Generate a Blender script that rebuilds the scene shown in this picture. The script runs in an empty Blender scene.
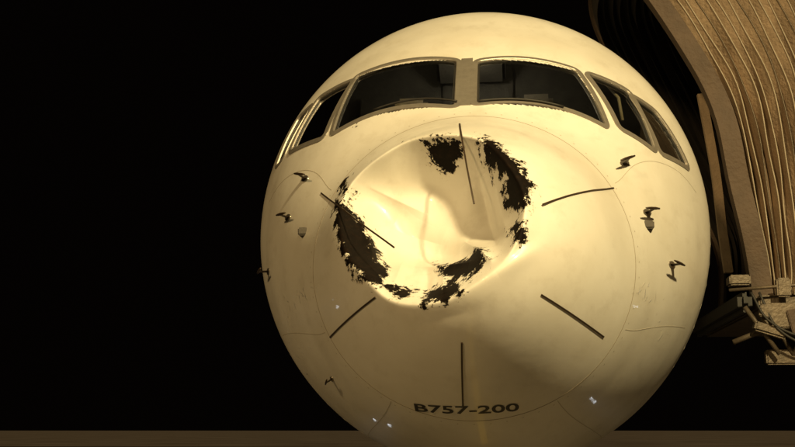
import bpy, bmesh, math, random, numpy as np
from mathutils import Vector
random.seed(3); rng=np.random.default_rng(5)
scn=bpy.context.scene
scn.view_settings.view_transform='Standard'; scn.view_settings.look='None'; scn.view_settings.exposure=0
# =====================================================================  helpers
def link(o,parent=None):
    bpy.context.collection.objects.link(o)
    if parent: o.parent=parent
    return o
def empty(name,loc=(0,0,0)):
    e=bpy.data.objects.new(name,None); e.location=loc; return link(e)
def mesh_obj(name,verts,faces,mat=None,parent=None,smooth=False):
    me=bpy.data.meshes.new(name); me.from_pydata([tuple(map(float,v)) for v in verts],[],[tuple(map(int,f)) for f in faces]); me.update()
    if smooth: me.polygons.foreach_set('use_smooth',[True]*len(me.polygons))
    o=bpy.data.objects.new(name,me)
    if mat: me.materials.append(mat)
    return link(o,parent)
def box(name,c,s,mat,parent,bev=0.01,rot=(0,0,0)):
    bm=bmesh.new(); bmesh.ops.create_cube(bm,size=1)
    for v in bm.verts: v.co=Vector((v.co.x*s[0],v.co.y*s[1],v.co.z*s[2]))
    if bev: bmesh.ops.bevel(bm,geom=bm.edges[:],offset=min(bev,min(s)*.4),segments=2,affect='EDGES')
    me=bpy.data.meshes.new(name); bm.to_mesh(me); bm.free(); me.materials.append(mat)
    o=bpy.data.objects.new(name,me); o.location=c; o.rotation_euler=rot; return link(o,parent)
def tube(name,pts,r,mat,parent,seg=10,cap=True):
    pts=np.array(pts,float); n=len(pts); rr=np.broadcast_to(np.array(r,float),(n,))
    V=[];F=[]; T=np.gradient(pts,axis=0); T/=np.linalg.norm(T,axis=1)[:,None]
    ref=np.array([0,0,1.0]) if abs(T[0][2])<.8 else np.array([1.0,0,0])
    a=np.cross(T[0],ref); a/=np.linalg.norm(a)
    for i in range(n):
        a=a-T[i]*np.dot(a,T[i]); a/=np.linalg.norm(a); b=np.cross(T[i],a)
        for k in range(seg):
            t=2*math.pi*k/seg; V.append(pts[i]+rr[i]*(math.cos(t)*a+math.sin(t)*b))
    for i in range(n-1):
        for k in range(seg):
            F.append((i*seg+k,i*seg+(k+1)%seg,(i+1)*seg+(k+1)%seg,(i+1)*seg+k))
    if cap: F.append(tuple(range(seg-1,-1,-1))); F.append(tuple((n-1)*seg+k for k in range(seg)))
    return mesh_obj(name,V,F,mat,parent,True)
def catmull(P,n):
    P=np.array(P,float); k=len(P); Q=np.vstack([2*P[0]-P[1],P,2*P[-1]-P[-2]]); out=[]
    for t in np.linspace(0,k-1-1e-9,n):
        i=int(t); f=t-i; a,b,c,d=Q[i],Q[i+1],Q[i+2],Q[i+3]
        out.append(.5*((2*b)+(c-a)*f+(2*a-5*b+4*c-d)*f*f+(-a+3*b-3*c+d)*f**3))
    return np.array(out)
# =====================================================================  materials
def mat(name,col,rough=.5,metal=0,noise=0,nscale=8,bump=0,bscale=60,coat=0,spec=.5,emit=None):
    m=bpy.data.materials.new(name); m.use_nodes=True; nt=m.node_tree; b=nt.nodes['Principled BSDF']
    b.inputs['Roughness'].default_value=rough; b.inputs['Metallic'].default_value=metal
    b.inputs['Coat Weight'].default_value=coat; b.inputs['Coat Roughness'].default_value=.06
    b.inputs['Specular IOR Level'].default_value=spec
    if emit: b.inputs['Emission Color'].default_value=(*emit[0],1); b.inputs['Emission Strength'].default_value=emit[1]
    tc=nt.nodes.new('ShaderNodeTexCoord')
    n=nt.nodes.new('ShaderNodeTexNoise'); n.inputs['Scale'].default_value=nscale; n.inputs['Detail'].default_value=6
    nt.links.new(tc.outputs['Object'],n.inputs['Vector'])
    r=nt.nodes.new('ShaderNodeMixRGB'); r.inputs[1].default_value=(*[c*(1-noise) for c in col],1); r.inputs[2].default_value=(*[min(1,c*(1+noise)) for c in col],1)
    nt.links.new(n.outputs['Fac'],r.inputs[0]); nt.links.new(r.outputs[0],b.inputs['Base Color'])
    if bump:
        n2=nt.nodes.new('ShaderNodeTexNoise'); n2.inputs['Scale'].default_value=bscale; n2.inputs['Detail'].default_value=4
        nt.links.new(tc.outputs['Object'],n2.inputs['Vector'])
        bp=nt.nodes.new('ShaderNodeBump'); bp.inputs['Strength'].default_value=bump; bp.inputs['Distance'].default_value=.02
        nt.links.new(n2.outputs['Fac'],bp.inputs['Height']); nt.links.new(bp.outputs[0],b.inputs['Normal'])
    return m
PAINT=(.82,.79,.73)
def paint_mat(name,peel):
    m=bpy.data.materials.new(name); m.use_nodes=True; nt=m.node_tree; N=nt.nodes; L=nt.links; b=N['Principled BSDF']
    tc=N.new('ShaderNodeTexCoord')
    def noise(sc,det=6,rough=.55,src=None,mp=None):
        n=N.new('ShaderNodeTexNoise'); n.inputs['Scale'].default_value=sc; n.inputs['Detail'].default_value=det; n.inputs['Roughness'].default_value=rough
        s=tc.outputs['Object']
        if mp:
            k=N.new('ShaderNodeMapping'); k.inputs['Scale'].default_value=mp; L.new(s,k.inputs['Vector']); s=k.outputs[0]
        L.new(s,n.inputs['Vector']); return n.outputs['Fac']
    def mth(op,a,c,clamp=False):
        k=N.new('ShaderNodeMath'); k.operation=op; k.use_clamp=clamp
        for i,v in enumerate((a,c)):
            if isinstance(v,(int,float)): k.inputs[i].default_value=v
            else: L.new(v,k.inputs[i])
        return k.outputs[0]
    def mix(f,c1,c2):
        k=N.new('ShaderNodeMixRGB')
        for i,v in enumerate((f,c1,c2)):
            if isinstance(v,(int,float)): k.inputs[i].default_value=v
            elif isinstance(v,tuple): k.inputs[i].default_value=(*v,1)
            else: L.new(v,k.inputs[i])
        return k.outputs[0]
    def ramp(v,a,c):
        k=N.new('ShaderNodeMapRange'); L.new(v,k.inputs[0]); k.inputs[1].default_value=a; k.inputs[2].default_value=c; return k.outputs[0]
    dirt=ramp(noise(1.6,8,.6),.35,.75); stain=ramp(noise(7,8,.65,mp=(1,.35,1)),.52,.8); speck=ramp(noise(140,3,.5),.70,.78)
    c=mix(mth('MULTIPLY',dirt,.6),PAINT,(.64,.59,.50)); c=mix(mth('MULTIPLY',stain,.45),c,(.53,.48,.40)); c=mix(mth('MULTIPLY',speck,.35),c,(.35,.3,.24))
    r=mth('ADD',mth('MULTIPLY',noise(3,6,.6),.25),.25)
    h=mth('MULTIPLY',noise(5,3,.5),.25)
    h=mth('ADD',h,mth('MULTIPLY',noise(22,3,.5),.035))
    bp=N.new('ShaderNodeBump'); bp.inputs['Strength'].default_value=.25; bp.inputs['Distance'].default_value=.02
    b.inputs['Coat Weight'].default_value=.3; b.inputs['Coat Roughness'].default_value=.05
    if peel:
        at=N.new('ShaderNodeAttribute'); at.attribute_name='peel'
        rim=N.new('ShaderNodeAttribute'); rim.attribute_name='rim'
        n1=noise(11,10,.75); n2=noise(38,6,.65)
        v=mth('ADD',at.outputs['Fac'],mth('MULTIPLY',mth('SUBTRACT',n1,.5),.36)); v=mth('ADD',v,mth('MULTIPLY',mth('SUBTRACT',n2,.5),.09))
        main=ramp(v,-0.004,-.001)
        fl=mth('ADD',mth('MULTIPLY',rim.outputs['Fac'],.14),mth('SUBTRACT',noise(17,8,.7),.5)); fl=ramp(fl,.274,.277)
        msk=mth('MAXIMUM',main,fl)
        edge=mth('SUBTRACT',ramp(v,-.016,-.004),main,True)
        c=mix(mth('MULTIPLY',edge,.5),c,(.50,.39,.25))
        blk=mix(ramp(noise(25,8,.7),.5,.8),(.006,.004,.003),(.022,.012,.007))
        c=mix(msk,c,blk)
        r=mix(msk,r,(.7,.7,.7))
        L.new(mth('MULTIPLY',mth('SUBTRACT',1,msk),.3),b.inputs['Coat Weight'])
        L.new(mth('ADD',mth('MULTIPLY',mth('SUBTRACT',1,msk),.42),.08),b.inputs['Specular IOR Level'])
        h=mth('ADD',h,mth('MULTIPLY',msk,-.12)); h=mth('ADD',h,mth('MULTIPLY',mth('MULTIPLY',edge,noise(30,4)),.15))
        bp.inputs['Strength'].default_value=.4
    L.new(h,bp.inputs['Height']); L.new(bp.outputs[0],b.inputs['Normal'])
    L.new(c,b.inputs['Base Color']); L.new(r,b.inputs['Roughness'])
    L.new(bp.outputs[0],b.inputs['Coat Normal'])
    return m
M_body=paint_mat('aircraft_paint',False); M_rad=paint_mat('radome_paint',True)
M_frame=mat('window_frame_metal',(.30,.27,.235),.42,.5,.25,20,.1,80)
M_seam=mat('seam_dark',(.28,.23,.17),.8)
M_seam2=mat('seam_soft',(.46,.42,.35),.7)
M_glint=mat('scratch_glint_metal',(.9,.9,.9),.3,.6,.1,30)  # bright metal for scratches and painted-in glints
M_black=mat('rubber_black',(.02,.018,.016),.6,0,.3,10)
M_strip=mat('lightning_strip',(.05,.032,.02),.45,.3,.2,30)
M_text=mat('marking_paint',(.02,.018,.016),.5)
M_probe=mat('probe_metal',(.35,.31,.26),.35,.8,.2,30)
M_cock=mat('cockpit_trim',(.07,.06,.05),.7,0,.5,9,.2,40)
M_liner=mat('cockpit_liner',(.20,.16,.11),.7,0,.45,9,.3,30)
M_seat=mat('seat_fabric',(.28,.24,.19),.9,0,.3,20,.3,90)
M_disp=mat('display_glow',(.02,.02,.02),.3,emit=((.6,.75,1),.5))
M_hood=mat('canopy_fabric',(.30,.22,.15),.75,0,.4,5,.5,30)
M_hoodshade=mat('canopy_fabric_painted_shade',(.012,.008,.006),.9,0,.35,5)  # near-black copy of the canopy fabric, interior shade painted into its colour
M_hoodedge=mat('canopy_bumper',(.07,.045,.03),.7,0,.35,6,.5,25)
M_steel=mat('bridge_steel',(.11,.085,.06),.5,.3,.4,5,.3,30)
M_cabw=mat('bridge_panel',(.30,.25,.19),.5,0,.3,6,.2,20)
M_tyre=mat('tyre_rubber',(.02,.02,.02),.8,0,.2,10,.3,50)
# =====================================================================  fuselage profile
ZN=3.43
def pchip(xk,yk,x):
    xk=np.array(xk,float); yk=np.array(yk,float); h=np.diff(xk); d=np.diff(yk)/h
    m=np.zeros(len(xk)); m[0]=d[0]; m[-1]=d[-1]
    for i in range(1,len(xk)-1):
        if d[i-1]*d[i]<=0: m[i]=0
        else:
            w1=2*h[i]+h[i-1]; w2=h[i]+2*h[i-1]; m[i]=(w1+w2)/(w1/d[i-1]+w2/d[i])
    x=np.asarray(x,float); k=np.clip(np.searchsorted(xk,x)-1,0,len(h)-1)
    t=(x-xk[k])/h[k]; H=h[k]
    return yk[k]*(2*t**3-3*t**2+1)+m[k]*H*(t**3-2*t**2+t)+yk[k+1]*(-2*t**3+3*t**2)+m[k+1]*H*(t**3-t**2)
QJ=math.sqrt(1.25); qa=[0,.3,.6,.9,QJ]
QK=qa+[math.sqrt(v) for v in [1.6,2,2.5,3,3.5,4.2,6,30]]
WK=[1.13*q/QJ for q in qa]+[1.31,1.525,1.765,1.94,2.01,2.03,2.03,2.03]
BK=[ZN-1.07*q/QJ for q in qa]+[2.24,2.14,2.05,1.98,1.94,1.92,1.92,1.92]
QT=qa+[math.sqrt(v) for v in [1.4,1.7,2.0,2.5,3.15,4,5,30]]
TK=[ZN+1.09*q/QJ for q in qa]+[4.635,4.95,5.25,5.66,6.05,6.22,6.27,6.27]
def prof(y):
    q=np.sqrt(np.maximum(y,1e-6)); w=pchip(QK,WK,q); zb=pchip(QK,BK,q); zt=pchip(QT,TK,q)
    return w,(zt-zb)/2,(zt+zb)/2
def G(P):
    w,h,zc=prof(P[...,1]); return (P[...,0]/w)**2+((P[...,2]-zc)/h)**2-1
def snap(P,off=0.0):
    P=np.atleast_2d(np.array(P,float)).copy(); P[:,1]=np.maximum(P[:,1],1e-3)
    w,h,zc=prof(P[:,1]); th=np.arctan2((P[:,2]-zc)/h,P[:,0]/w)
    P[:,0]=w*np.cos(th); P[:,2]=zc+h*np.sin(th)
    e=1e-3; gx=2*P[:,0]/w**2; gz=2*(P[:,2]-zc)/h**2
    A=P.copy();A[:,1]+=e;B=P.copy();B[:,1]-=e*.5; gy=(G(A)-G(B))/(1.5*e)
    n=np.stack([gx,gy,gz],1); n/=np.linalg.norm(n,axis=1)[:,None]
    return P+n*off,n
def front_y(x,z):
    x=np.asarray(x,float); z=np.asarray(z,float); lo=np.full(x.shape,1e-4); hi=np.full(x.shape,5.0)
    for _ in range(40):
        m=(lo+hi)/2; inside=G(np.stack([x,m,z],-1))<0
        hi=np.where(inside,m,hi); lo=np.where(inside,lo,m)
    return hi
def sdf(poly,x,z):
    P=np.array(poly,float)/100; d=np.full(x.shape,9.0); ins=np.zeros(x.shape,bool)
    for a in range(len(P)):
        x0,z0=P[a-1]; x1,z1=P[a]; ex,ez=x1-x0,z1-z0; t=np.clip(((x-x0)*ex+(z-z0)*ez)/(ex*ex+ez*ez),0,1)
        d=np.minimum(d,np.hypot(x-x0-t*ex,z-z0-t*ez))
        c=((z0>z)!=(z1>z))
        if z1!=z0: ins^=c&(x<ex*(z-z0)/(z1-z0)+x0)
    return np.where(ins,d,-d)
RIM0=[(-90,405),(-64,424),(-25,426),(9,420),(30,401),(39,374),(35,346),(18,324),(-8,306),(-40,309),(-66,328),(-86,362)]
RIM=[(p[0],p[2]) for p in catmull([(a,0,b) for a,b in RIM0+[RIM0[0]]],61)[:-1]]
def smin(a,b,k): return .5*(a+b-np.sqrt((a-b)**2+k*k))
def smax(d,k): return .5*(d+np.sqrt(d*d+k*k))
def dent(x,y,z):
    X=x; Z=z-ZN
    lump=.024*np.sin(5.1*X+2.0*Z+.6)+.022*np.sin(7.3*Z-3.1*X+1.9)+.006*np.sin(14*X+9*Z)
    yp=.26-.56*X+.42*Z+lump
    s=sdf(RIM,X,z)+.010*np.sin(9*X+5*Z)+.008*np.sin(11*Z-9*X+1)
    d=smin(1.8*(yp-y)+.06,2.0*s+.02,.12)
    fade=np.clip((s+.10)/.09,0,1); fade=fade*fade*(3-2*fade)
    dy=1.35*smax(d+.02,.03)*fade
    def ridge(x0,z0,x1,z1,w,a,p=1.7):
        dx,dz=x1-x0,z1-z0; L2=dx*dx+dz*dz; t=np.clip(((X-x0)*dx+(Z-z0)*dz)/L2,0,1)
        r=np.hypot(X-x0-t*dx,Z-z0-t*dz); return a*np.exp(-np.abs(r/w)**p)*np.sin(np.pi*np.clip(t*.8+.1,0,1))
    ins=np.clip(s/.07+.2,0,1)
    dy=dy+ins*(ridge(.08,.52,.19,.0,.08,.13,1.3)-ridge(.17,.52,.26,.05,.05,.05,1.2)-ridge(-.02,.10,.16,-.12,.06,.17,1.2)-ridge(-.36,-.06,.02,-.10,.06,.13,1.2)
      +ridge(-.34,.03,-.06,.03,.09,.07)-ridge(-.70,.55,-.30,.35,.08,.05,1.1)+ridge(-.55,.25,-.2,.12,.10,.05,1.2)
      -ridge(-.16,-.10,-.13,-.32,.035,.055,1.3)+ridge(-.27,-.12,-.25,-.34,.035,.055)-ridge(-.44,-.02,-.46,-.24,.04,.05,1.3)-ridge(-.76,.36,-.62,-.02,.04,.05,1.3)+ridge(-.66,.2,-.5,-.1,.04,.04))
    out=np.clip(-s/.03,0,1)*np.clip((.35+s)/.3,0,1)
    dy=dy+out*(ridge(.10,-.16,.40,-.02,.05,.03)-ridge(.20,-.22,.50,-.02,.06,.018)+ridge(.46,.05,.50,.42,.07,.016)+ridge(-.3,-.5,.1,-.42,.06,.012))
    return dy
# =====================================================================  aircraft
plane=empty('passenger_airplane')
NR,NS=360,760
q=np.linspace(.012,QJ,NR); th=np.linspace(0,2*math.pi,NS,endpoint=False)
Q,TH=np.meshgrid(q,th,indexing='ij'); Y=Q**2; w,h,zc=prof(Y)
X=w*np.cos(TH); Z=zc+h*np.sin(TH)
x=X.ravel(); y=Y.ravel(); z=Z.ravel()
dy=dent(x,y,z); V=np.stack([x,y+dy,z],1); tip=np.array([[0,float(dent(np.array([0.]),np.array([0.]),np.array([ZN]))[0]),ZN]])
V=np.vstack([V,tip])
i=np.arange(NR-1)[:,None]*NS; k=np.arange(NS)[None,:]; k2=(k+1)%NS
F=np.stack([(i+k),(i+NS+k),(i+NS+k2),(i+k2)],-1).reshape(-1,4).tolist()
F+= [(NR*NS,int(a),int((a+1)%NS)) for a in range(NS)]
rad=mesh_obj('radome',V,F,M_rad,plane,True)
peels=[[(-33,425),(-9,422),(-4,417),(-7,408),(-15,402),(-22,409),(-28,417)],
 [(9,421),(20,413),(34,397),(42,377),(37,361),(27,368),(23,387),(13,402)],
 [(29,353),(36,354),(36,343),(30,340)],[(-97,407),(-89,406),(-83,391),(-91,393)],
 [(-95,390),(-81,379),(-68,362),(-62,348),(-53,333),(-56,317),(-70,326),(-83,345),(-91,366)],
 [(-50,319),(-41,320),(-34,317),(-37,312),(-46,312)],[(-25,316),(-16,318),(-7,323),(-2,313),(-9,304),(-25,306)],
 [(-23,337),(-7,335),(10,342),(15,332),(3,320),(-8,322),(-16,328)]]
xx=V[:,0]; zz=V[:,2]
pl=np.full(xx.shape,-9.0)
for p in peels: pl=np.maximum(pl,sdf(p,xx,zz))
rr=np.exp(-(sdf(RIM,xx,zz)/.09)**2)
for nm,arr in (('peel',np.clip(pl,-.3,.3)),('rim',rr)):
    a=rad.data.attributes.new(nm,'FLOAT','POINT'); a.data.foreach_set('value',arr.astype(np.float32))
wins=dict(
 pane_front_r=[(-.984,2.309,5.197),(-.134,1.924,5.172),(-.132,1.428,4.653),(-1.105,1.867,4.613)],
 pane_front_l=[(.041,1.905,5.158),(.803,2.09,5.109),(1.011,1.752,4.571),(.053,1.433,4.664)],
 pane_mid_l=[(.926,2.168,5.105),(1.237,2.336,4.997),(1.40,2.087,4.459),(1.124,1.853,4.572)],
 pane_aft_l=[(1.284,2.351,4.957),(1.465,2.503,4.87),(1.713,2.579,4.425),(1.454,2.156,4.451)],
 pane_mid_r=[(-1.04,2.32,5.16),(-1.36,2.61,5.11),(-1.56,2.43,4.62),(-1.20,1.95,4.60)],
 pane_aft_r=[(-1.44,2.67,5.07),(-1.57,2.80,5.0),(-1.74,2.71,4.55),(-1.65,2.58,4.60)])
def winplane(C):
    C=np.array(C,float); c=C.mean(0); n=np.cross(C[2]-C[0],C[3]-C[1]); n/=np.linalg.norm(n)
    if n[1]>0: n=-n
    a=C[1]-C[0]; a-=n*a.dot(n); a/=np.linalg.norm(a); b=np.cross(n,a); return C,c,n,a,b
def rounded(P2,r,seg=7):
    out=[]; n=len(P2)
    for i in range(n):
        p=P2[i]; u=P2[i-1]-p; v=P2[(i+1)%n]-p; lu=np.linalg.norm(u); lv=np.linalg.norm(v); rr_=min(r,lu*.4,lv*.4)
        A=p+u/lu*rr_; B=p+v/lv*rr_
        for t in np.linspace(0,1,seg): out.append((1-t)**2*A+2*t*(1-t)*p+t*t*B)
        nx=P2[(i+1)%n]; w_=P2[(i+2)%n]-nx
        E=nx-v/lv*min(r,lv*.4,np.linalg.norm(w_)*.4)
        for t in np.linspace(0,1,18)[1:-1]: out.append(B*(1-t)+E*t)
    return np.array(out)
def offset2(P2,d):
    T=np.roll(P2,-1,0)-np.roll(P2,1,0); T/=np.linalg.norm(T,axis=1)[:,None]
    N_=np.stack([T[:,1],-T[:,0]],1); ar=.5*np.sum(P2[:,0]*np.roll(P2[:,1],-1)-np.roll(P2[:,0],-1)*P2[:,1])
    return P2+N_*(d if ar>0 else -d)
def inpoly(P,x,y):
    ins=np.zeros(x.shape,bool)
    for a in range(len(P)):
        x0,y0=P[a-1]; x1,y1=P[a]
        if y0==y1: continue
        ins^=((y0>y)!=(y1>y))&(x<(x1-x0)*(y-y0)/(y1-y0)+x0)
    return ins
ys=np.concatenate([np.arange(1.25,3.4,.011),np.linspace(3.4,5,24)[0:],np.linspace(5.3,26,30)]); NB=len(ys); NT=620
th=np.linspace(0,2*math.pi,NT,endpoint=False); YY,TT=np.meshgrid(ys,th,indexing='ij'); w,h,zc=prof(YY)
V=np.stack([(w*np.cos(TT)).ravel(),YY.ravel(),(zc+h*np.sin(TT)).ravel()],1)
tail=[(28.5,1.7,1.55,4.3),(31,1.1,1.0,4.8),(33,.5,.5,5.2),(34,.12,.12,5.4)]
for (ty,tw,th_,tz) in tail:
    V=np.vstack([V,np.stack([tw*np.cos(th),np.full(NT,ty),tz+th_*np.sin(th)],1)])
NB2=NB+len(tail)
i=np.arange(NB2-1)[:,None]*NT; k=np.arange(NT)[None,:]; k2=(k+1)%NT
F=np.stack([(i+k),(i+NT+k),(i+NT+k2),(i+k2)],-1).reshape(-1,4)
C=V[F].mean(1); keep=np.ones(len(F),bool)
WP={}
for nm,cn in wins.items():
    Cn,c,n,a,b=winplane(cn); P2=np.stack([(Cn-c)@a,(Cn-c)@b],1); R=rounded(P2,.03); WP[nm]=(Cn,c,n,a,b,R)
    d=C-c; near=(np.linalg.norm(d,axis=1)<1.2)&(np.abs(d@n)<.25)
    m=inpoly(offset2(R,.012),d@a,d@b)&near; keep&=~m
body=mesh_obj('fuselage',V,F[keep].tolist(),M_body,plane,True)
def to3(W,P2): Cn,c,n,a,b,R=W; return c+P2[:,:1]*a+P2[:,1:]*b
for nm,W in WP.items():
    R=W[5]; n=len(R); rings=[]; ow=.045 if 'aft_r' in nm else .058
    for off,hgt in ((ow,-.002),(ow-.002,.007),(.012,.009),(.006,.004),(.0,-.035)):
        rings.append(snap(to3(W,offset2(R,off)),hgt)[0])
    VV=np.vstack(rings); FF=[]
    for r_ in range(len(rings)-1):
        for j in range(n): FF.append((r_*n+j,r_*n+(j+1)%n,(r_+1)*n+(j+1)%n,(r_+1)*n+j))
    mesh_obj(nm+'_frame',VV,FF,M_frame,plane,False)
    rings=[snap(to3(W,offset2(R,o_)),hh)[0] for o_,hh in ((.001,-.008),(-.010,-.010),(-.011,-.02))]
    VV=np.vstack(rings); FF=[(r_*n+j,r_*n+(j+1)%n,(r_+1)*n+(j+1)%n,(r_+1)*n+j) for r_ in range(2) for j in range(n)]
    mesh_obj(nm+'_gasket',VV,FF,M_black,plane,False)
glass=bpy.data.materials.new('tinted_glass'); glass.use_nodes=True; nt=glass.node_tree; nt.nodes.clear()
o_=nt.nodes.new('ShaderNodeOutputMaterial'); t_=nt.nodes.new('ShaderNodeBsdfTransparent'); t_.inputs[0].default_value=(.74,.77,.72,1)
g_=nt.nodes.new('ShaderNodeBsdfGlossy'); g_.inputs['Roughness'].default_value=.03; fr=nt.nodes.new('ShaderNodeFresnel'); fr.inputs[0].default_value=1.45
mx=nt.nodes.new('ShaderNodeMixShader'); nt.links.new(fr.outputs[0],mx.inputs[0]); nt.links.new(t_.outputs[0],mx.inputs[1]); nt.links.new(g_.outputs[0],mx.inputs[2]); nt.links.new(mx.outputs[0],o_.inputs[0])
for nm,W in WP.items():
    Cn=W[0]; n=14; P=[]
    for a in np.linspace(0,1,n):
        for b in np.linspace(0,1,n): P.append((Cn[0]*(1-a)+Cn[1]*a)*(1-b)+(Cn[3]*(1-a)+Cn[2]*a)*b)
    P,_=snap(np.array(P),-.018)
    mesh_obj(nm,P,[(i*n+j,i*n+j+1,(i+1)*n+j+1,(i+1)*n+j) for i in range(n-1) for j in range(n-1)],glass,plane,True)
def dense(P,step=.02):
    P=np.array(P,float); out=[P[0]]
    for a,b in zip(P[:-1],P[1:]):
        k=max(2,int(np.linalg.norm(b-a)/step))
        for t in np.linspace(0,1,k)[1:]: out.append(a+(b-a)*t)
    return np.array(out)
def ribbon(name,P,width,off,m,th=.003,dentf=0.0,closed=False):
    Ps,nn=snap(P,off)
    if closed: T=np.roll(Ps,-1,0)-np.roll(Ps,1,0)
    else: T=np.gradient(Ps,axis=0)
    T/=np.linalg.norm(T,axis=1)[:,None]; S=np.cross(nn,T); S/=np.linalg.norm(S,axis=1)[:,None]
    base=Ps-nn*off; D=np.zeros((len(P),3))
    if dentf: D[:,1]=dent(base[:,0],base[:,1],base[:,2])*dentf
    A=Ps+S*width/2+D-nn*(th); B=Ps+S*width/2+D; C_=Ps-S*width/2+D; E=Ps-S*width/2+D-nn*(th); n=len(P)
    VV=np.vstack([A,B,C_,E]); FF=[]
    for j in range(n if closed else n-1):
        j2=(j+1)%n
        for s in range(4): s2=(s+1)%4; FF.append((s*n+j,s*n+j2,s2*n+j2,s2*n+j))
    if not closed: FF+= [(0,n,2*n,3*n),(n-1,4*n-1,3*n-1,2*n-1)]
    return mesh_obj(name,VV,FF,m,plane,False)
def flat(L,step=.015):
    P=dense([(a/100,0,b/100) for a,b in L],step); P[:,1]=front_y(P[:,0],P[:,2]); return P
ribbon('diverter_strip_1',flat([(-6,439),(1,396),(6,368)]),.011,.006,M_strip,.006,.30)
ribbon('diverter_strip_2',flat([(-112,403),(-73,366),(-44,342)]),.011,.006,M_strip,.006,.22)
ribbon('diverter_strip_3',flat([(48,366),(66,377),(100,397)]),.011,.006,M_strip,.006)
ribbon('diverter_strip_4',flat([(-100,294),(-57,312)]),.011,.006,M_strip,.006)
ribbon('diverter_strip_5',flat([(46,311),(88,291)]),.011,.006,M_strip,.006)
ribbon('diverter_strip_6',flat([(-3,283),(-6,246)]),.011,.006,M_strip,.006)
ribbon('windshield_centre_post',dense([(-.045,1.42,4.65),(-.045,1.66,4.92),(-.045,1.94,5.19)]),.09,.0055,M_frame,.006)
tt=np.linspace(0,2*math.pi,300,endpoint=False); w,h,zc=prof(np.full(300,1.25))
ring=np.stack([w*np.cos(tt),np.full(300,1.25),zc+h*np.sin(tt)],1)
ribbon('radome_joint',ring,.007,.001,M_seam,.002,closed=True)
def yth(pts,n=60):
    P=catmull(pts,n); yv=P[:,0]; a=np.radians(P[:,1]); w,h,zc=prof(yv); return np.stack([w*np.cos(a),yv,zc+h*np.sin(a)],1)
seams=[[(1.3,-25),(1.9,-24),(2.6,-25)],[(1.3,205),(2.0,205),(2.7,206)],[(1.28,-60),(3.4,-60)],[(1.28,240),(3.4,240)],
 [(3.2,-80),(3.2,0),(3.2,60),(3.2,90),(3.2,120),(3.2,180),(3.2,260)],[(1.34,150),(1.75,152),(2.2,160),(2.6,170)],[(1.34,30),(1.75,28),(2.2,20),(2.6,10)]]
for s in seams: ribbon('panel_seam',yth(s,90),.005,.0012,M_seam2,.002)
VV=[];FF=[]
def rivet(p,r=.006):
    p1,n1=snap(np.array([p]),.0015); p1=p1[0];n1=n1[0]
    u=np.cross(n1,[0,0,1.0]) if abs(n1[2])<.9 else np.cross(n1,[1.0,0,0]); u/=np.linalg.norm(u); v=np.cross(n1,u); s=len(VV)
    for k in range(8): VV.append(p1+r*(math.cos(k*math.pi/4)*u+math.sin(k*math.pi/4)*v))
    FF.append(tuple(s+k for k in range(8)))
for a in np.linspace(0,2*math.pi,64,endpoint=False):
    w,h,zc=prof(np.array([1.31])); rivet((w[0]*math.cos(a),1.31,zc[0]+h[0]*math.sin(a)))
for a in np.linspace(0,2*math.pi,240,endpoint=False):
    for yy in (3.16,3.24):
        w,h,zc=prof(np.array([yy])); rivet((w[0]*math.cos(a),yy,zc[0]+h[0]*math.sin(a)),.0035)
mesh_obj('fasteners',VV,FF,M_seam2,plane)
VV=[];FF=[]
def glint_marks(cx,cz,sx,sz,n,ang):  # bright flecks: scratches, plus lamp sparkles modelled as metal marks
    for _ in range(n):
        x_=cx+random.gauss(0,sx); z_=cz+random.gauss(0,sz); yv=float(front_y(np.array([x_]),np.array([z_]))[0])
        if yv>3.5: continue
        p,nn=snap(np.array([[x_,yv,z_]]),.0012); p=p[0]; nn=nn[0]
        u=np.cross(nn,[0,-1.0,0]); u/=np.linalg.norm(u); v=np.cross(nn,u)
        a=ang+random.gauss(0,.5); U=u*math.cos(a)+v*math.sin(a); W_=np.cross(nn,U)
        tl=random.gauss(0,.25)
        L_=random.choice([.006,.01,.02,.04])*random.uniform(.6,1.3); wd=random.uniform(.0018,.004); s=len(VV)
        m=random.randint(5,8)
        for k in range(m):
            t=2*math.pi*k/m; o2=wd*math.sin(t)*random.uniform(.6,1.4); VV.append(p+nn*(.002+o2*tl)+U*L_*math.cos(t)*random.uniform(.6,1.1)+W_*o2)
        FF.append(tuple(range(s,s+m)))
glint_marks(-1.26,3.28,.10,.035,34,.6); glint_marks(-1.50,3.12,.06,.10,26,.9); glint_marks(1.20,3.24,.09,.03,16,-.5); glint_marks(-1.38,2.85,.07,.10,22,1.2); glint_marks(1.35,3.05,.07,.05,12,-.6)
mesh_obj('scratch_glint_marks',VV,FF,M_glint,plane)
def probe(name,p,s=1.0):
    P,n=snap(np.array([p]),0); P=P[0]; n=n[0]
    f=np.array([0,-1.0,0]); f=f-n*f.dot(n); f/=np.linalg.norm(f); sd=np.cross(n,f)
    k=24; top=[P+n*.006+f*.075*s*math.cos(t)+sd*.032*s*math.sin(t) for t in np.linspace(0,2*math.pi,k,endpoint=False)]
    bot=[P-n*.01+f*.08*s*math.cos(t)+sd*.036*s*math.sin(t) for t in np.linspace(0,2*math.pi,k,endpoint=False)]
    mesh_obj(name+'_base',top+bot,[tuple(range(k))]+[(j,(j+1)%k,k+(j+1)%k,k+j) for j in range(k)],M_probe,plane)
    def sec(c,l,t): return [c+f*l,c+sd*t,c-f*l,c-sd*t]
    A=sec(P,.05*s,.012*s); B=sec(P+n*.10*s+f*.05*s,.028*s,.009*s)
    mesh_obj(name+'_mast',A+B,[(j,(j+1)%4,4+(j+1)%4,4+j) for j in range(4)]+[(4,5,6,7)],M_strip,plane)
    c=P+n*.105*s+f*.03*s
    tube(name+'_tube',[c-f*.06*s,c+f*.02*s,c+f*.12*s,c+f*.2*s],[.008*s,.013*s,.012*s,.006*s],M_strip,plane)
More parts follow.
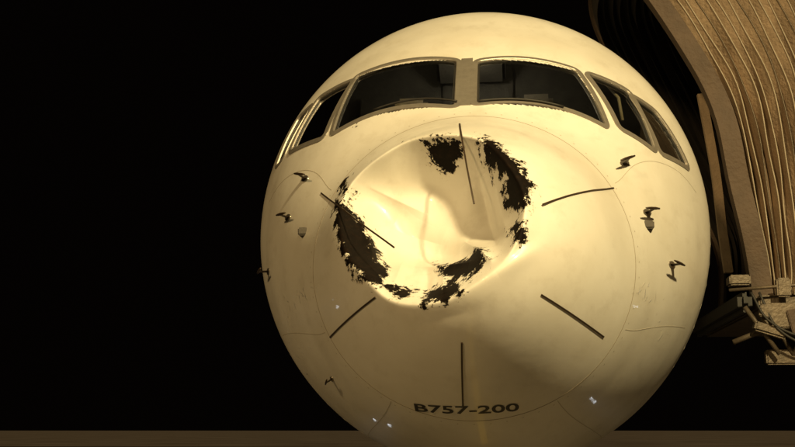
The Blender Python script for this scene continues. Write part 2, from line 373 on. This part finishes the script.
for j,p in enumerate([(-1.32,1.84,4.23),(-1.47,1.93,3.94),(-1.72,2.5,3.60),(1.12,1.60,4.23),(1.26,1.58,3.85),(1.45,1.89,3.51),(-1.06,1.84,2.70)]):
    probe('air_probe_%d'%(j+1),p,.85 if j<6 else .6)
cu=bpy.data.curves.new('tmp','FONT'); cu.body='B757-200'; cu.size=1; cu.offset=.018; cu.resolution_u=4
to=bpy.data.objects.new('tmp',cu); link(to); bpy.context.view_layer.update()
me=bpy.data.meshes.new_from_object(to.evaluated_get(bpy.context.evaluated_depsgraph_get())); bpy.data.objects.remove(to)
bm=bmesh.new(); bm.from_mesh(me); bmesh.ops.triangulate(bm,faces=bm.faces[:])
bmesh.ops.subdivide_edges(bm,edges=[e for e in bm.edges if e.calc_length()>.15],cuts=3)
xs=[v.co.x for v in bm.verts]; x0,x1=min(xs),max(xs); zsv=[v.co.y for v in bm.verts]; z0,z1=min(zsv),max(zsv)
for v in bm.verts:
    a=(v.co.x-x0)/(x1-x0); b=(v.co.y-z0)/(z1-z0); X_=-.40+a*.71
    Z_=2.407+.050*b+.17*(X_+.045)**2
    yv=float(front_y(np.array([X_]),np.array([Z_]))[0]); s_,_=snap(np.array([[X_,yv,Z_]]),.003); v.co=Vector(s_[0])
bm.normal_update(); me2=bpy.data.meshes.new('type_marking'); bm.to_mesh(me2); bm.free(); me2.materials.append(M_text)
link(bpy.data.objects.new('type_marking',me2),plane)
# ---- cockpit interior
w,h,zc=prof(np.array([2.95])); w=w[0];h=h[0];zc=zc[0]; k=48
B=[(0.97*w*math.cos(t),2.95,zc+.97*h*math.sin(t)) for t in np.linspace(0,2*math.pi,k,endpoint=False)]
mesh_obj('cockpit_bulkhead',B,[tuple(range(k))],M_cock,plane)
box('cockpit_door',(0,2.92,4.7),(.62,.03,1.5),M_cock,plane,.01)
for sx in (-.8,.8): box('circuit_breaker_panel',(sx,2.9,4.95),(.5,.05,.5),M_cock,plane,.015)
box('cockpit_floor',(0,2.2,3.75),(2.6,1.4,.06),M_cock,plane)
box('glareshield',(-.05,1.84,4.58),(1.75,.34,.09),M_cock,plane,.03)
box('instrument_panel',(-.05,2.0,4.3),(1.6,.12,.55),M_cock,plane,.02)
box('overhead_panel',(-.05,2.66,5.38),(.6,.4,.08),M_cock,plane,.03,(math.radians(-25),0,0))
for dx_,dz_ in ((-.22,.02),(.12,.0),(.24,.05),(.30,-.06),(-.34,-.05)): box('overhead_display',(dx_,2.89,5.0+dz_),(.05,.02,.03),M_disp,plane,.004)
for sx,nm in ((-.55,'seat_r'),(.5,'seat_l')):
    box(nm+'_back',(sx,2.52,4.5),(.46,.14,.72),M_seat,plane,.05,(math.radians(-8),0,0))
    box(nm+'_headrest',(sx,2.54,4.97),(.28,.10,.19),M_seat,plane,.045)
    box(nm+'_cushion',(sx,2.3,4.15),(.48,.48,.14),M_seat,plane,.05)
    tube(nm+'_control_yoke',[(sx-.16,2.12,4.76),(sx-.17,2.11,4.64),(sx-.08,2.11,4.56),(sx+.08,2.11,4.56),(sx+.17,2.11,4.64),(sx+.16,2.12,4.76)],.016,M_probe,plane)
for sg in (-1,1):
    P=[];a=np.linspace(1.95,2.9,12)
    for yv in a:
        w,h,zc=prof(np.array([yv]))
        for zz_ in np.linspace(4.0,4.47,4):
            t=math.sqrt(max(.02,1-((zz_-zc[0])/h[0])**2)); P.append((sg*(w[0]*t-.10),yv,zz_))
    mesh_obj('side_liner',P,[(i*4+j,i*4+j+1,(i+1)*4+j+1,(i+1)*4+j) for i in range(11) for j in range(3)],M_liner,plane,True)
    box('side_console',(sg*1.12,2.5,4.35),(.3,.8,.3),M_liner,plane,.04)
    tube('grab_handle',[(sg*1.18,2.3,4.75),(sg*1.16,2.34,4.95),(sg*1.08,2.4,5.08)],.014,M_liner,plane,8)
cl=bpy.data.lights.new('cockpit_fill_light','POINT'); cl.energy=4.5; cl.color=(1,.9,.66); cl.shadow_soft_size=.06  # fill light added to brighten the cabin behind the glass
clo=bpy.data.objects.new('cockpit_fill_light',cl); clo.location=(-.02,2.3,5.2); link(clo,plane)
for L in ([(-.10,1.45,4.66),(-.35,1.55,4.70),(-.75,1.68,4.70)],[(.06,1.44,4.67),(.3,1.50,4.68),(.68,1.60,4.66)]):
    P=catmull(L,16); P,_=snap(P,.022); tube('wiper',P,.008,M_black,plane,6)
tube('nose_gear_strut',[(0,5.6,2.3),(0,5.6,1.2),(0,5.6,.45)],[.11,.10,.08],M_probe,plane,16)
tube('nose_gear_drag_brace',[(0,5.6,1.1),(0,4.6,2.2)],.05,M_probe,plane)
tube('nose_gear_axle',[(-.35,5.6,.42),(.35,5.6,.42)],.05,M_probe,plane)
for sx in (-.28,.28):
    P=[(sx+d,5.6,.42) for d in (-.11,-.10,-.07,.07,.10,.11)]
    tube('nose_wheel',P,[.25,.36,.42,.42,.36,.25],M_tyre,plane,32)
for sx in (-.42,.42): box('gear_door',(sx,5.3,1.72),(.03,1.3,.6),M_body,plane,.01)
# =====================================================================  jet bridge
jb=empty('jet_bridge')
front=[(2.70,3.55),(2.67,3.8),(2.61,4.21),(2.52,4.84),(2.37,5.59),(2.12,6.14),(1.72,6.81)]
NRB=32; NP=96; V=[]; paths=[]
for r_ in range(NRB*2+1):
    f=r_/2
    pts=[]
    for j,(px,pz) in enumerate(front):
        s=j/(len(front)-1); pts.append((px+f*(.038+.055*s),4.6-.010*f,pz+f*.004*s))
    T=1.72+f*.093
    pts+=[(T-.28,4.85,7.25+.01*f),(T-.45,5.7,7.45+.01*f),(T-.42,6.7,7.42+.01*f),(T-.2,7.15,7.0+.01*f),(T+.3,7.25,5.9),(2.72+f*.05,7.25,4.6),(2.76+f*.04,7.25,3.55)]
    P=catmull(pts,NP)
    c=np.array([T+.6,5.9,4.8])
    if r_%2==1:
        d=c-P; d[:,0]*=.1; d/=np.linalg.norm(d,axis=1)[:,None]; P=P+d*(.19+.05*math.sin(r_*1.9))
    else: P=P+np.array([.012*math.sin(r_*2.9),-.02*math.cos(r_*1.3),0])
    P=P+np.stack([.008*np.sin(P[:,2]*5+r_*1.7),.010*np.sin(P[:,2]*7+r_*2.3),0*P[:,2]],1)
    paths.append(P); V.append(P)
V=np.vstack(V); n=NP
F=[(i*n+j,i*n+j+1,(i+1)*n+j+1,(i+1)*n+j) for i in range(NRB*2) for j in range(n-1)]
hb=mesh_obj('canopy_bellows',V,F,M_hood,jb,False); hb.data.materials.append(M_hoodshade)
mi=[1 if (kk%(n-1))>n*.49 else 0 for kk in range(len(F))]; hb.data.polygons.foreach_set('material_index',mi)  # top and rear faces take the painted-shade fabric
for i in range(0,NRB*2+1,2): tube('canopy_rib',paths[i][:int(n*.49)],.007,M_cabw if i%8 else M_steel,jb,6)
P=paths[0]; VV=[];FF=[]
for j in range(NP):
    p=P[j]; s=1 if j<NP*.5 else .3
    VV+= [p+np.array(d) for d in ((-.11*s,-.03,0),(.08*s,-.06,0),(.08*s,.10,0),(-.11*s,.12,0))]
for j in range(NP-1):
    for s in range(4): FF.append((j*4+s,j*4+(s+1)%4,(j+1)*4+(s+1)%4,(j+1)*4+s))
FF+= [(0,1,2,3)]
mesh_obj('canopy_bumper',VV,FF,M_hoodedge,jb,False)
pad=catmull([(2.48,5.2,3.9),(2.44,5.2,4.35),(2.40,5.2,5.0),(2.30,5.2,5.83)],30)
VV=[];FF=[]
for p in pad: VV+= [p+np.array(d) for d in ((-.04,-.02,0),(.045,-.035,0),(.045,.05,0),(-.04,.05,0))]
for j in range(29):
    for s in range(4): FF.append((j*4+s,j*4+(s+1)%4,(j+1)*4+(s+1)%4,(j+1)*4+s))
FF+=[(0,1,2,3),(116,117,118,119)]
mesh_obj('side_pad',VV,FF,M_hood,jb,False)
box('cab_floor',(4.6,6.0,3.50),(4.0,3.2,.14),M_steel,jb,.02)
box('cab_floor_bumper',(2.50,6.0,3.52),(.14,3.0,.2),M_black,jb,.05)
box('cab_front_beam',(4.6,4.34,3.36),(4.0,.12,.24),M_steel,jb,.015)
box('cab_lower_beam',(4.5,4.5,2.98),(3.7,.10,.14),M_steel,jb,.015)
for xb in np.arange(2.75,6.2,.30):
    tube('cab_lattice',[(xb,4.42,3.28),(xb+.15,4.46,3.0)],.022,M_steel,jb,8); tube('cab_lattice',[(xb+.30,4.42,3.28),(xb+.15,4.46,3.0)],.022,M_steel,jb,8)
box('junction_box',(2.44,4.5,3.72),(.20,.2,.10),M_steel,jb,.015)
box('sensor_box',(2.80,4.26,3.62),(.13,.10,.18),M_steel,jb,.015)
box('limit_switch',(2.62,4.27,3.40),(.10,.08,.12),M_steel,jb,.01,(0,.2,0))
box('actuator_housing',(2.66,4.30,3.22),(.30,.14,.09),M_steel,jb,.02,(0,math.radians(18),0))
box('bracket_plate',(2.95,4.26,3.30),(.22,.03,.26),M_hoodedge,jb,.008,(0,math.radians(-12),0))
tube('actuator_rod',[(2.34,4.4,3.12),(2.75,4.4,3.28)],.026,M_steel,jb)
tube('brace',[(2.45,4.32,3.45),(2.75,4.34,3.0)],.022,M_steel,jb); tube('brace',[(2.75,4.32,3.45),(3.05,4.34,3.0)],.022,M_steel,jb)
tube('hand_rail',[(2.3,4.24,3.60),(2.9,4.24,3.64),(3.8,4.24,3.7)],.016,M_steel,jb)
for yo,zo,xo in ((0,0,0),(.02,-.08,.08)):
    tube('cable',catmull([(2.5+xo,4.25+yo,3.58),(2.65+xo,4.22,3.30+zo),(3.0+xo,4.22,3.16+zo),(3.4,4.25,3.42)],20),.012,M_black,jb)
for zz_ in (3.75,7.15): box('cab_ring_beam',(6.1,6.0,zz_),(.5,3.4,.14),M_steel,jb,.02)
box('cab_wall_front',(6.6,4.35,5.4),(1.6,.1,3.5),M_cabw,jb,.02); box('cab_wall_back',(6.6,7.65,5.4),(1.6,.1,3.5),M_cabw,jb,.02)
box('cab_roof',(6.6,6.0,7.28),(1.7,3.5,.12),M_cabw,jb,.02); box('cab_deck',(6.9,6.0,3.49),(1.0,3.3,.16),M_steel,jb,.02)
for kx in range(14):
    x_=7.9+kx*1.1
    box('tunnel_panel',(x_,6.0,5.15),(1.07,2.6,3.1),M_cabw,jb,.04); box('tunnel_rib',(x_+.55,6.0,5.15),(.08,2.72,3.22),M_steel,jb,.01)
for yy_ in (4.4,7.6):
    tube('support_column',[(10,yy_,.9),(10,yy_,3.6)],.16,M_steel,jb,16)
box('support_crossbeam',(10,6,3.45),(.4,3.6,.3),M_steel,jb,.03); box('wheel_bogie',(10,6,.85),(.5,3.6,.3),M_steel,jb,.03)
for yy_ in (4.7,7.3):
    tube('bogie_wheel',[(9.7,yy_,.5),(9.74,yy_,.5),(10.26,yy_,.5),(10.3,yy_,.5)],[.35,.5,.5,.35],M_tyre,jb,28)
# =====================================================================  ground
gm=bpy.data.materials.new('apron_concrete'); gm.use_nodes=True; nt=gm.node_tree; N=nt.nodes; L=nt.links; b=N['Principled BSDF']; b.inputs['Roughness'].default_value=.85
tc=N.new('ShaderNodeTexCoord'); n1=N.new('ShaderNodeTexNoise'); n1.inputs['Scale'].default_value=.08; n1.inputs['Detail'].default_value=10
L.new(tc.outputs['Object'],n1.inputs['Vector']); r=N.new('ShaderNodeValToRGB'); r.color_ramp.elements[0].position=.35; r.color_ramp.elements[0].color=(.28,.25,.25,1); r.color_ramp.elements[1].position=.7; r.color_ramp.elements[1].color=(.44,.41,.41,1)
L.new(n1.outputs['Fac'],r.inputs[0]); br=N.new('ShaderNodeTexBrick'); br.offset=0; br.inputs['Scale'].default_value=1; br.inputs['Brick Width'].default_value=7.5; br.inputs['Row Height'].default_value=7.5; br.inputs['Mortar Size'].default_value=.03
br.inputs['Mortar'].default_value=(.25,.25,.25,1); br.inputs['Color1'].default_value=(1,1,1,1); br.inputs['Color2'].default_value=(.9,.9,.9,1)
L.new(tc.outputs['Object'],br.inputs['Vector']); mu=N.new('ShaderNodeMixRGB'); mu.blend_type='MULTIPLY'; mu.inputs[0].default_value=1; L.new(r.outputs[0],mu.inputs[1]); L.new(br.outputs[0],mu.inputs[2]); L.new(mu.outputs[0],b.inputs['Base Color'])
mesh_obj('ground',[(-3000,-3000,0),(3000,-3000,0),(3000,3000,0),(-3000,3000,0)],[(0,1,2,3)],gm)
M_asph=mat('apron_asphalt',(.10,.088,.08),.85,0,.35,.3)
mesh_obj('service_road',[(-400,118,.004),(400,118,.004),(400,146,.004),(-400,146,.004)],[(0,1,2,3)],M_asph)
mesh_obj('stand_asphalt',[(-60,-30,.004),(60,-30,.004),(60,60,.004),(-60,60,.004)],[(0,1,2,3)],M_asph)
M_line=mat('taxi_line_paint',(.7,.5,.08),.6,0,.2,2)
mesh_obj('taxi_line_marking',[(-.08,-29,.008),(.08,-29,.008),(.08,59,.008),(-.08,59,.008)],[(0,1,2,3)],M_line)
# =====================================================================  world & light
w_=bpy.data.worlds.new('World'); scn.world=w_; w_.use_nodes=True; bg=w_.node_tree.nodes['Background']; bg.inputs[0].default_value=(.9,.6,.45,1); bg.inputs[1].default_value=.0012
def sun(name,az,el,st,ang,col):
    l=bpy.data.lights.new(name,'SUN'); l.energy=st; l.angle=math.radians(ang); l.color=col
    o=bpy.data.objects.new(name,l); a=math.radians(az); e=math.radians(el)
    d=Vector((math.sin(a)*math.cos(e),-math.cos(a)*math.cos(e),math.sin(e)))
    o.rotation_euler=d.to_track_quat('Z','Y').to_euler(); link(o); return o
sun('added_fill_sun',-26,21,1.15,5,(1,.68,.29))  # added fill sun, lifts the shadows and lights the far ground
M_glintlamp=mat('glint_lamp_lens',(.8,.8,.8),.3,emit=((.85,.92,1),9)); M_post=mat('lamp_post_metal',(.3,.3,.28),.5,.5,.2,10)  # emissive lens of the added glint lamps, and post metal
fm=empty('floodlight_mast'); FP=(4.4,-7.4,9.4)
tube('mast',[(5.6,-8.8,0),(5.6,-8.8,4),(5.6,-8.8,9.6)],[.14,.11,.08],M_post,fm,14)
tube('arm',[(5.6,-8.8,9.5),(4.55,-7.6,9.65)],.04,M_post,fm,8)
sl=bpy.data.lights.new('flood_lamp','SPOT'); sl.energy=8000; sl.color=(1,.78,.375); sl.spot_size=math.radians(75); sl.spot_blend=.6; sl.shadow_soft_size=.25
so=bpy.data.objects.new('flood_lamp',sl); so.location=FP; so.rotation_euler=(Vector(FP)-Vector((-.1,.4,3.4))).to_track_quat('Z','Y').to_euler(); link(so,fm)
for j,(lx,ly) in enumerate([(-2.6,7.6),(-3.3,8.9),(3.3,7.0)]):  # ground lights added out of view to put bluish glints on the belly
    e=empty('added_glint_light'); tube('rim',[(lx,ly,0),(lx,ly,.02),(lx,ly,.03)],[.16,.16,.12],M_post,e,20); tube('lens',[(lx,ly,.028),(lx,ly,.045),(lx,ly,.055)],[.075,.065,.03],M_glintlamp,e,16)
for j,(lx,ly,lz) in enumerate([(-15,13,.8),(-21,19,1.4),(19,19,1.2)]):  # lamps added out of view for glints on the lower cheeks
    e=empty('added_glint_lamp')
    tube('post',[(lx,ly,0),(lx,ly,lz-.1)],.05,M_post,e,10); tube('head',[(lx,ly,lz-.12),(lx,ly,lz-.10),(lx,ly,lz+.02),(lx,ly,lz+.14),(lx,ly,lz+.16)],[.05,.12,.14,.10,.03],M_glintlamp,e,16)
# =====================================================================  camera
cam=bpy.data.cameras.new('camera'); cam.lens=49.8; cam.sensor_width=36; cam.clip_end=6000; cam.clip_start=.05
co=bpy.data.objects.new('camera',cam); co.location=(.336,-6.4,2.3); YAW=.112; PIT=math.radians(10.63)
f=Vector((-math.sin(YAW)*math.cos(PIT),math.cos(YAW)*math.cos(PIT),math.sin(PIT)))
co.rotation_euler=f.to_track_quat('-Z','Y').to_euler(); link(co); scn.camera=co
